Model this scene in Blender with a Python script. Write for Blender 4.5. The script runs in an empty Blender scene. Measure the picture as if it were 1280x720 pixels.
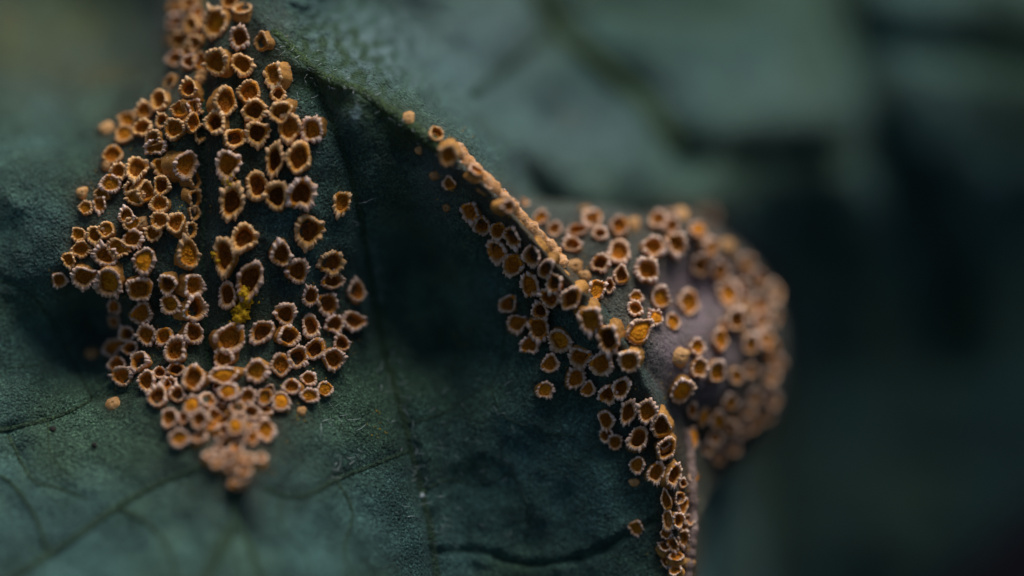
import bpy, math, random
import numpy as np
from mathutils import Vector, Matrix

# ------------------------------------------------------------------ units, camera, sky, sun, exposure
# one Blender unit is one millimetre: the picture is about 13 mm wide
sc = bpy.context.scene
sc.unit_settings.system = 'METRIC'
sc.unit_settings.scale_length = 0.001
sc.unit_settings.length_unit = 'MILLIMETERS'
D = 60.0                       # working distance of the macro lens
PITCH = math.radians(24)       # the lens looks down on the hanging leaf
EX = Vector((1, 0, 0))
EY = Vector((0, math.sin(PITCH), math.cos(PITCH)))
EZ = Vector((0, -math.cos(PITCH), math.sin(PITCH)))
ROT = Matrix((EX, EY, EZ)).transposed()          # leaf frame -> world
ROTN = np.array(ROT)
LIFT = Vector((0, 0, 60.0))                      # height above the soil
LIFTN = np.array(LIFT)

cam_d = bpy.data.cameras.new('camera')
cam = bpy.data.objects.new('camera', cam_d)
sc.collection.objects.link(cam)
cam.matrix_world = Matrix.Translation(LIFT + EZ * D) @ ROT.to_4x4()
cam_d.sensor_width = 360
cam_d.lens = 360 * D / 12.8
cam_d.clip_start = 1
cam_d.clip_end = 5000
cam_d.dof.use_dof = True
cam_d.dof.focus_distance = D - 0.27
cam_d.dof.aperture_fstop = cam_d.lens * 0.001 / 7.5      # 7.5 mm wide opening
sc.camera = cam

SUN_EL, SUN_AZ = math.radians(70), math.radians(42)
w = bpy.data.worlds.new('World')
sc.world = w
w.use_nodes = True
wn = w.node_tree
bg = wn.nodes['Background']
sky = wn.nodes.new('ShaderNodeTexSky')
sky.sky_type = 'NISHITA'
sky.sun_disc = False
sky.sun_elevation = SUN_EL
sky.sun_rotation = SUN_AZ
sky.air_density = 1.0
sky.dust_density = 1.2
sky.ozone_density = 1.5
wn.links.new(sky.outputs[0], bg.inputs[0])
bg.inputs[1].default_value = 0.05

sun_d = bpy.data.lights.new('sun', 'SUN')
sun_d.energy = 3.2
sun_d.angle = math.radians(42)
sun_d.color = (1.0, 0.96, 0.9)
sun = bpy.data.objects.new('sun', sun_d)
sc.collection.objects.link(sun)
sdir = Vector((math.sin(SUN_AZ) * math.cos(SUN_EL), math.cos(SUN_AZ) * math.cos(SUN_EL), math.sin(SUN_EL)))
sun.rotation_euler = sdir.to_track_quat('Z', 'Y').to_euler()
sun.location = LIFT + sdir * 100

sc.view_settings.view_transform = 'Standard'
sc.view_settings.look = 'None'
sc.view_settings.exposure = 0.22
sc.view_settings.gamma = 1
sc.cycles.use_denoising = True
sc.cycles.max_bounces = 6

rng = np.random.default_rng(7)
random.seed(7)


# ------------------------------------------------------------------ helpers
def loc(px, py, z):
    """leaf frame position (mm) on the line of sight through photo pixel px,py at relief height z"""
    s = (D - z) / D * 0.01
    return np.stack([(px - 640) * s, (360 - py) * s, z + 0 * px], -1)


def to_world(p):
    return p @ ROTN.T + LIFTN


def mesh_obj(name, verts, faces, mat=None, parent=None, smooth=True, mats=None, fmat=None):
    me = bpy.data.meshes.new(name)
    if isinstance(verts, np.ndarray):
        verts = verts.tolist()
    me.from_pydata(verts, [], faces)
    for m in (mats or ([mat] if mat else [])):
        me.materials.append(m)
    if fmat is not None:
        me.polygons.foreach_set('material_index', fmat)
    if smooth:
        me.polygons.foreach_set('use_smooth', [True] * len(me.polygons))
    me.update()
    o = bpy.data.objects.new(name, me)
    sc.collection.objects.link(o)
    if parent:
        o.parent = parent
    return o


def empty(name):
    o = bpy.data.objects.new(name, None)
    sc.collection.objects.link(o)
    o.empty_display_size = 0.1
    return o


def tps(pts):
    P = np.array(pts, float)
    xy, z = P[:, :2] / 100, P[:, 2]
    n = len(P)

    def U(r2):
        return 0.5 * r2 * np.log(r2 + 1e-9)
    K = U(((xy[:, None] - xy[None]) ** 2).sum(-1)) + np.eye(n) * 0.02
    Q = np.c_[np.ones(n), xy]
    A = np.zeros((n + 3, n + 3))
    A[:n, :n] = K
    A[:n, n:] = Q
    A[n:, :n] = Q.T
    c = np.linalg.solve(A, np.r_[z, 0, 0, 0])

    def f(px, py):
        x, y = px / 100, py / 100
        r = c[n] + c[n + 1] * x + c[n + 2] * y
        for i in range(n):
            r = r + c[i] * U((x - xy[i, 0]) ** 2 + (y - xy[i, 1]) ** 2)
        return r
    return f


def smooth_line(pts, n=12):
    P = np.array(pts, float)
    P = np.vstack([2 * P[0] - P[1], P, 2 * P[-1] - P[-2]])
    out = []
    for i in range(1, len(P) - 2):
        for t in np.linspace(0, 1, n, endpoint=False):
            a, b, c, d = P[i - 1], P[i], P[i + 1], P[i + 2]
            out.append(0.5 * (2 * b + (c - a) * t + (2 * a - 5 * b + 4 * c - d) * t * t + (3 * b - a - 3 * c + d) * t ** 3))
    out.append(P[-2])
    return np.array(out)


def line_dist(px, py, L, signed=False):
    """distance (px) to a polyline; signed: positive on the side to the right of a line running down"""
    best = np.full(px.shape, 1e9)
    sg = np.ones(px.shape)
    for a, b in zip(L[:-1], L[1:]):
        d = b - a
        t = np.clip(((px - a[0]) * d[0] + (py - a[1]) * d[1]) / (d @ d + 1e-9), 0, 1)
        qx, qy = px - a[0] - t * d[0], py - a[1] - t * d[1]
        r = np.hypot(qx, qy)
        m = r < best
        best = np.where(m, r, best)
        if signed:
            cr = d[0] * qy - d[1] * qx
            sg = np.where(m, np.where(cr < 0, 1, -1), sg)
    return best * sg


def waves(px, py, wl, n, seed):
    g = np.random.default_rng(seed)
    r = 0 * px
    for i in range(n):
        a = g.uniform(0, 2 * math.pi)
        k = 2 * math.pi / (wl * g.uniform(0.6, 1.7))
        r = r + np.sin(k * (px * math.cos(a) + py * math.sin(a)) + g.uniform(0, 6.28))
    return r / math.sqrt(n)


def sstep(a, b, x):
    t = np.clip((x - a) / (b - a), 0, 1)
    return t * t * (3 - 2 * t)


# ------------------------------------------------------------------ relief of the leaf
CREST = smooth_line([(300, -160), (322, -40), (345, 45), (395, 92), (450, 118), (505, 155), (560, 195), (615, 245), (668, 305),
                     (722, 362), (765, 402), (795, 440), (818, 485), (838, 540), (851, 600), (857, 660), (858, 740), (855, 880)], 8)
FRONT = tps([
    (-120, 860, 2.6), (0, 720, 1.5), (150, 720, 1.7), (300, 730, 1.9), (300, 860, 3.0), (450, 720, 1.1), (540, 730, .15), (620, 740, -.1), (700, 740, -.15), (800, 740, .0), (870, 740, .1), (870, 860, .2),
    (0, 600, .75), (100, 600, .75), (200, 600, 1.0), (290, 600, 1.25), (400, 600, .75), (500, 620, .2), (560, 620, -.2), (650, 620, -.15), (760, 640, .0), (840, 640, .1),
    (0, 500, .3), (70, 500, .2), (180, 500, .45), (290, 500, .65), (390, 500, .4), (470, 500, .05), (540, 510, -.2), (620, 500, .0), (720, 520, .05), (800, 520, .15),
    (0, 400, -.1), (60, 350, .08), (105, 350, .12), (145, 360, .15), (60, 400, -.3), (117, 396, -.9), (180, 420, .1), (240, 420, .18), (300, 400, .28), (400, 400, .05), (450, 400, -.2), (500, 390, -.85), (560, 400, -.7), (620, 400, -.2), (700, 410, .2), (770, 430, .4),
    (0, 300, .0), (70, 320, .12), (130, 320, .2), (200, 330, .25), (240, 320, .2), (300, 320, .3), (400, 310, .2), (450, 310, -.05), (490, 310, -.6), (560, 330, -.45), (620, 310, .1), (690, 350, .42),
    (0, 200, -.3), (80, 200, -.3), (140, 220, .0), (200, 220, .15), (240, 220, .15), (300, 210, .28), (380, 210, .4), (430, 200, .3), (480, 215, .25), (540, 250, .15), (590, 250, .42),
    (0, 100, -1.7), (80, 110, -1.7), (140, 130, -.9), (190, 130, -.25), (240, 110, .0), (300, 110, .15), (370, 110, .3), (430, 140, .35), (500, 190, .35), (550, 200, .5),
    (0, 0, -2.8), (100, 20, -3.0), (180, 20, -2.3), (215, 20, -1.2), (260, 20, -.4), (300, 20, -.2), (345, 30, .0), (400, 95, .3), (460, 120, .45),
    (-120, 0, -3.0), (-120, 300, -.3), (-120, 550, .6), (0, -140, -3.4), (200, -140, -2.5), (300, -140, -.9),
])
BACK = tps([
    (200, -140, -1.5), (340, 0, -.6), (420, 0, -.9), (500, 20, -1.4), (560, 90, -1.7), (620, 160, -2.1), (640, 60, -2.5), (640, 200, -1.9), (720, 230, -2.1), (720, 0, -3.4), (760, 130, -3.0),
    (850, 60, -4.0), (850, 230, -3.0), (880, 280, -3.5), (960, 100, -4.5), (1000, 0, -5.4), (980, 185, -4.2), (980, 300, -5.5), (1060, 100, -4.9), (1080, 190, -4.8), (1080, 320, -6.3), (1000, 450, -6.6),
    (1160, 150, -5.6), (1280, 50, -5.8), (1280, 200, -6.2), (1200, 330, -6.9), (1100, 520, -7.3), (1000, 560, -6.8), (900, 600, -5.9), (900, 740, -6.4), (1000, 740, -7.4), (1120, 700, -7.8),
    (1280, 560, -8.0), (1280, 740, -9.2), (1420, 300, -7.2), (1420, 700, -10.0), (1420, -100, -6.4), (1000, -140, -6.8), (700, -140, -4.8), (400, 300, -3.0), (400, 800, -3.4), (700, 500, -3.2), (0, 400, -4.0), (1000, 880, -8.6), (1280, 880, -11.0),
])
# furrows: (points, width px, depth mm)
FURROWS = [
    ([(262, -40), (256, 60), (255, 160), (254, 260), (254, 350), (258, 430), (272, 500), (285, 560)], 10, .17),
    ([(392, 95), (415, 150), (440, 225), (455, 310), (470, 400), (487, 470), (505, 530), (522, 600), (535, 660), (546, 740)], 9, .08),
    ([(440, 150), (478, 190), (510, 225), (545, 268), (590, 320)], 26, -.10),
    ([(640, -60), (690, 30), (745, 80), (800, 130), (845, 185), (862, 205)], 26, .28),
    ([(860, 196), (930, 199), (1010, 197), (1090, 186)], 28, .2),
    ([(1020, -80), (1055, 40), (1085, 110), (1105, 190), (1140, 260), (1170, 340), (1190, 430)], 36, .75),
    ([(1090, 40), (1180, 55), (1280, 66), (1400, 70)], 26, .35),
    ([(690, 10), (800, 8), (900, 10), (960, -20)], 22, .15),
    ([(590, 120), (650, 70), (690, 40)], 20, .08),
    ([(1185, 410), (1230, 300), (1300, 280)], 26, .2),
    ([(740, 376), (768, 402), (796, 438), (819, 484), (837, 532), (850, 590), (856, 650), (858, 740)], 4.5, .16),
    ([(-40, 545), (40, 530), (80, 518), (115, 500)], 7, .035),
    ([(-20, 345), (30, 362), (60, 395), (85, 440), (115, 498)], 6, .025),
    ([(-60, 770), (70, 690), (140, 640), (200, 605), (250, 585)], 12, .05),
    ([(290, 600), (292, 650), (260, 720), (230, 800)], 14, .08),
    ([(290, 630), (310, 680), (335, 760)], 12, .07),
    ([(330, 612), (375, 622), (420, 600), (475, 578), (520, 560)], 8, .035),
    ([(632, 410), (628, 450), (612, 482)], 5, .03),
    ([(540, 690), (600, 690), (660, 706), (735, 694), (790, 664), (824, 648)], 5, .05),
    ([(118, 498), (150, 492), (190, 488)], 6, .05),
    ([(10, 545), (40, 600), (70, 610), (110, 625)], 9, .05),
]
FURR = [(smooth_line(p, 6), wd, dp) for p, wd, dp in FURROWS]


def relief(px, py):
    zf = FRONT(px, py)
    d = line_dist(px, py, CREST, True)
    steep = 0.007 + 0.05 * sstep(90, 260, py)
    zf = zf + 0.10 * np.exp(-(d / 17.0) ** 2) * sstep(-20, 60, py) * (1 - sstep(300, 380, py))
    ext = zf - steep * np.maximum(d - 2, 0) - 0.0006 * np.maximum(d, 0) ** 1.5 * sstep(60, 250, py) - 0.02 * np.maximum(d - 70, 0)
    zb = BACK(px, py)
    k = 0.06
    h = np.clip(0.5 + 0.5 * (ext - zb) / k, 0, 1)
    z = zb * (1 - h) + ext * h + k * h * (1 - h)
    q = sstep(150, 260, py)
    t = sstep(-6, 120, d)
    z = q * z + (1 - q) * (zf * (1 - t) + zb * t)
    z = np.where(d < -6, zf, z)
    for L, wd, dp in FURR:
        r = line_dist(px, py, L)
        z = z - dp * np.exp(-(r / wd) ** 2) + (0.12 if dp > 0.25 else 0.3) * dp * np.exp(-((r - 2.3 * wd) / (1.4 * wd)) ** 2)
    z = z + 0.035 * waves(px, py, 90, 14, 3) + 0.012 * waves(px, py, 34, 24, 4) + 0.0035 * waves(px, py, 12, 40, 5)
    # rough, wrinkled skin on the far slope of the crest
    rough = sstep(330, 380, px) * (1 - sstep(560, 620, px)) * (1 - sstep(120, 190, py)) * sstep(-8, 10, d)
    z = z + 0.016 * rough * waves(px, py, 15, 60, 6) + 0.02 * rough * waves(px, py, 40, 30, 8)
    return z


# the swollen gall behind the crest: silhouette radius round its middle
GC = (792.0, 428.0)
SIL = [(640, 246), (690, 252), (740, 256), (800, 268), (858, 264), (915, 298), (958, 345), (980, 400), (984, 455), (968, 520), (930, 575), (888, 615), (871, 660), (868, 770), (845, 770),
       (800, 520), (760, 450), (700, 380), (650, 320), (610, 262)]
sa = np.array([math.atan2(y - GC[1], x - GC[0]) for x, y in SIL])
sr = np.array([math.hypot(x - GC[0], y - GC[1]) for x, y in SIL])
o_ = np.argsort(sa)
sa, sr = sa[o_], sr[o_]
sa3, sr3 = np.r_[sa - 2 * math.pi, sa, sa + 2 * math.pi], np.r_[sr, sr, sr]


def gall_z(px, py):
    a = np.arctan2(py - GC[1], px - GC[0])
    R = np.interp(a, sa3, sr3)
    r = np.hypot(px - GC[0], py - GC[1]) / R
    rc = np.clip(r, 0, 1)
    lin = 0.55 + 0.75 * np.clip(np.cos(a - 0.25), 0, 1)
    dn = sstep(0.95, 1.25, a)
    lin = lin * (1 - 0.85 * dn)
    z = 0.36 - 0.12 * dn - lin * rc - (0.95 - 0.6 * dn) * (1 - np.sqrt(np.maximum(1 - rc ** 2, 0))) + 0.03 * waves(px, py, 60, 10, 11)
    # hollow middle with a swollen edge
    z = z - 0.55 * np.exp(-(((px - 868) / 62) ** 2 + ((py - 362) / 48) ** 2)) + 0.1 * np.exp(-(((px - 880) / 60) ** 2 + ((py - 470) / 40) ** 2))
    return np.where(r < 1, z, -99.0)


def surf(px, py):
    px, py = np.asarray(px, float), np.asarray(py, float)
    return np.maximum(relief(px, py), gall_z(px, py))


# ------------------------------------------------------------------ materials
def new_mat(name):
    m = bpy.data.materials.new(name)
    m.use_nodes = True
    nt = m.node_tree
    return m, nt, nt.nodes['Principled BSDF']


def N(nt, typ, **kw):
    n = nt.nodes.new(typ)
    for k, v in kw.items():
        if k.startswith('i_'):
            n.inputs[k[2:].replace('_', ' ')].default_value = v
        else:
            setattr(n, k, v)
    return n


def ramp(nt, fac, stops):
    r = nt.nodes.new('ShaderNodeValToRGB')
    e = r.color_ramp.elements
    while len(e) > 1:
        e.remove(e[-1])
    e[0].position, e[0].color = stops[0][0], (*stops[0][1], 1)
    for p, c in stops[1:]:
        x = e.new(p)
        x.color = (*c, 1)
    nt.links.new(fac, r.inputs[0])
    return r.outputs[0]


def mixc(nt, fac, a, b, mode='MIX'):
    m = nt.nodes.new('ShaderNodeMix')
    m.data_type = 'RGBA'
    m.blend_type = mode
    for s, v in ((m.inputs[0], fac), (m.inputs[6], a), (m.inputs[7], b)):
        if hasattr(v, 'links'):
            nt.links.new(v, s)
        elif isinstance(v, tuple):
            s.default_value = (*v, 1)
        else:
            s.default_value = v
    return m.outputs[2]


def leaf_material(name, pale, dark, attr=True, spec=0.35, rough=0.42):
    m, nt, b = new_mat(name)
    tc = N(nt, 'ShaderNodeTexCoord')
    n1 = N(nt, 'ShaderNodeTexNoise', i_Scale=1.3, i_Detail=6.0, i_Roughness=0.6)
    n2 = N(nt, 'ShaderNodeTexNoise', i_Scale=34.0, i_Detail=3.0, i_Roughness=0.7)
    vo = N(nt, 'ShaderNodeTexVoronoi', i_Scale=24.0)
    n4 = N(nt, 'ShaderNodeTexNoise', i_Scale=7.0, i_Detail=4.0, i_Roughness=0.6)
    for n in (n1, n2, vo, n4):
        nt.links.new(tc.outputs['Object'], n.inputs['Vector'])
    c = ramp(nt, n1.outputs[0], [(0.3, dark), (0.7, pale)])
    n5 = N(nt, 'ShaderNodeTexNoise', i_Scale=0.55, i_Detail=3.0)
    nt.links.new(tc.outputs['Object'], n5.inputs['Vector'])
    c = mixc(nt, 1.0, c, ramp(nt, n5.outputs[0], [(0.35, (1.12, 1.0, 0.68)), (0.62, (0.98, 1.04, 1.12))]), 'MULTIPLY')
    sp = ramp(nt, n2.outputs[0], [(0.36, (0.22, 0.28, 0.25)), (0.54, (0.85, 0.9, 0.88)), (0.66, (2.7, 2.6, 2.55))])
    c = mixc(nt, 0.85, c, sp, 'MULTIPLY')
    if attr:
        for an, col, f in (('yellow', (0.16, 0.12, 0.012), 1.0), ('purple', (0.40, 0.29, 0.32), 0.8), ('stain', (0.30, 0.145, 0.05), 1.0), ('green', (0.035, 0.075, 0.006), 1.0), ('brown', (0.036, 0.034, 0.013), 0.8), ('frost_and_light', (0.24, 0.36, 0.365), 0.75)):
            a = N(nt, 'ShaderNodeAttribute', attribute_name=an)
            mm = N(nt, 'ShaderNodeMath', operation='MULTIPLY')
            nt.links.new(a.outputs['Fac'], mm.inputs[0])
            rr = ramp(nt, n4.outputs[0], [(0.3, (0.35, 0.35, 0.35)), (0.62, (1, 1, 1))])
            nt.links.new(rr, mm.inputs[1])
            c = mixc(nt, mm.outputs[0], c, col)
    nt.links.new(c, b.inputs['Base Color'])
    b.inputs['Roughness'].default_value = rough
    b.inputs['Specular IOR Level'].default_value = spec
    b.inputs['Specular Tint'].default_value = (0.7, 0.9, 1.0, 1)
    b.inputs['Sheen Weight'].default_value = 0.12
    b.inputs['Sheen Roughness'].default_value = 0.4
    b.inputs['Sheen Tint'].default_value = (0.75, 0.9, 1.0, 1)
    b1 = N(nt, 'ShaderNodeBump', i_Strength=1.0, i_Distance=0.05)
    nt.links.new(vo.outputs['Distance'], b1.inputs['Height'])
    b1.invert = True
    b2 = N(nt, 'ShaderNodeBump', i_Strength=0.9, i_Distance=0.06)
    nt.links.new(n2.outputs[0], b2.inputs['Height'])
    nt.links.new(b1.outputs[0], b2.inputs['Normal'])
    nt.links.new(b2.outputs[0], b.inputs['Normal'])
    return m


def grain_material(name, stops, scale, bump, rough=0.7, hue=0.1, spec=0.25, sss=0.0, tip=None):
    m, nt, b = new_mat(name)
    tc = N(nt, 'ShaderNodeTexCoord')
    oi = N(nt, 'ShaderNodeObjectInfo')
    ge = N(nt, 'ShaderNodeNewGeometry')
    n1 = N(nt, 'ShaderNodeTexNoise', i_Scale=scale, i_Detail=5.0, i_Roughness=0.65)
    nt.links.new(ge.outputs['Position'], n1.inputs['Vector'])
    c = ramp(nt, n1.outputs[0], stops)
    if tip:
        at = N(nt, 'ShaderNodeAttribute', attribute_name='tip')
        c = mixc(nt, at.outputs['Fac'], c, tip)
    v = N(nt, 'ShaderNodeMapRange')
    v.inputs[3].default_value = 1 - hue * 3
    v.inputs[4].default_value = 1 + hue * 2
    nt.links.new(oi.outputs['Random'], v.inputs[0])
    hs = N(nt, 'ShaderNodeHueSaturation')
    nt.links.new(v.outputs[0], hs.inputs['Value'])
    nt.links.new(c, hs.inputs['Color'])
    nt.links.new(hs.outputs[0], b.inputs['Base Color'])
    b.inputs['Roughness'].default_value = rough
    b.inputs['Specular IOR Level'].default_value = spec
    if sss:
        b.inputs['Subsurface Weight'].default_value = sss
        b.inputs['Subsurface Scale'].default_value = 0.05
        b.inputs['Subsurface Radius'].default_value = (1.0, 0.5, 0.25)
    bp = N(nt, 'ShaderNodeBump', i_Strength=0.8, i_Distance=bump)
    nt.links.new(n1.outputs[0], bp.inputs['Height'])
    nt.links.new(bp.outputs[0], b.inputs['Normal'])
    return m


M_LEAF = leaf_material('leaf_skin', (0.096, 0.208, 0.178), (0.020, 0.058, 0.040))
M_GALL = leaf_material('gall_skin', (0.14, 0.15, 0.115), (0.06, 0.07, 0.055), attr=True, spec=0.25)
M_VEIN = leaf_material('vein_skin', (0.05, 0.105, 0.05), (0.022, 0.055, 0.026), attr=False)
M_VEING = leaf_material('crest_vein_skin', (0.085, 0.15, 0.03), (0.035, 0.075, 0.012), attr=False)
M_WALL = grain_material('cup_wall_skin', [(0.3, (0.28, 0.11, 0.018)), (0.7, (0.62, 0.31, 0.075))], 22, 0.02)
M_IN = grain_material('cup_inside', [(0.3, (0.30, 0.085, 0.004)), (0.7, (0.80, 0.30, 0.018))], 30, 0.02)
M_RIM = grain_material('cup_rim', [(0.3, (0.48, 0.19, 0.020)), (0.7, (0.78, 0.39, 0.07))], 30, 0.03, sss=0.15, tip=(0.86, 0.56, 0.32))
M_RIM_PINK = grain_material('cup_rim_pink', [(0.3, (0.40, 0.17, 0.03)), (0.7, (0.70, 0.37, 0.11))], 30, 0.03, sss=0.15, tip=(0.90, 0.66, 0.55))
M_SP_DARK = grain_material('spores_brown', [(0.3, (0.12, 0.03, 0.003)), (0.7, (0.5, 0.16, 0.010))], 40, 0.03, hue=0.15)
M_SP_MID = grain_material('spores_rust', [(0.3, (0.28, 0.075, 0.003)), (0.7, (0.85, 0.30, 0.012))], 40, 0.03)
M_SP = grain_material('spores_orange', [(0.3, (0.55, 0.16, 0.003)), (0.7, (1.0, 0.42, 0.012))], 40, 0.03)
M_SP_HOT = grain_material('spores_bright', [(0.3, (0.85, 0.24, 0.002)), (0.7, (1.0, 0.42, 0.008))], 34, 0.03, hue=0.03)
M_BUD = grain_material('bud_skin', [(0.3, (0.36, 0.16, 0.035)), (0.7, (0.68, 0.40, 0.18))], 24, 0.02)
M_YEL = grain_material('spore_clump_grain', [(0.3, (0.55, 0.28, 0.004)), (0.7, (0.85, 0.55, 0.02))], 40, 0.02)
M_HAIR = grain_material('leaf_hair_pale', [(0.3, (0.3, 0.36, 0.36)), (0.7, (0.6, 0.66, 0.66))], 5, 0.001, rough=0.4)
M_DARK = grain_material('black_speck', [(0.3, (0.01, 0.01, 0.01)), (0.7, (0.03, 0.025, 0.02))], 20, 0.01)
M_SOIL = grain_material('soil', [(0.3, (0.002, 0.002, 0.003)), (0.7, (0.005, 0.005, 0.007))], 0.2, 1.0, rough=1.0, spec=0.0)

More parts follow.
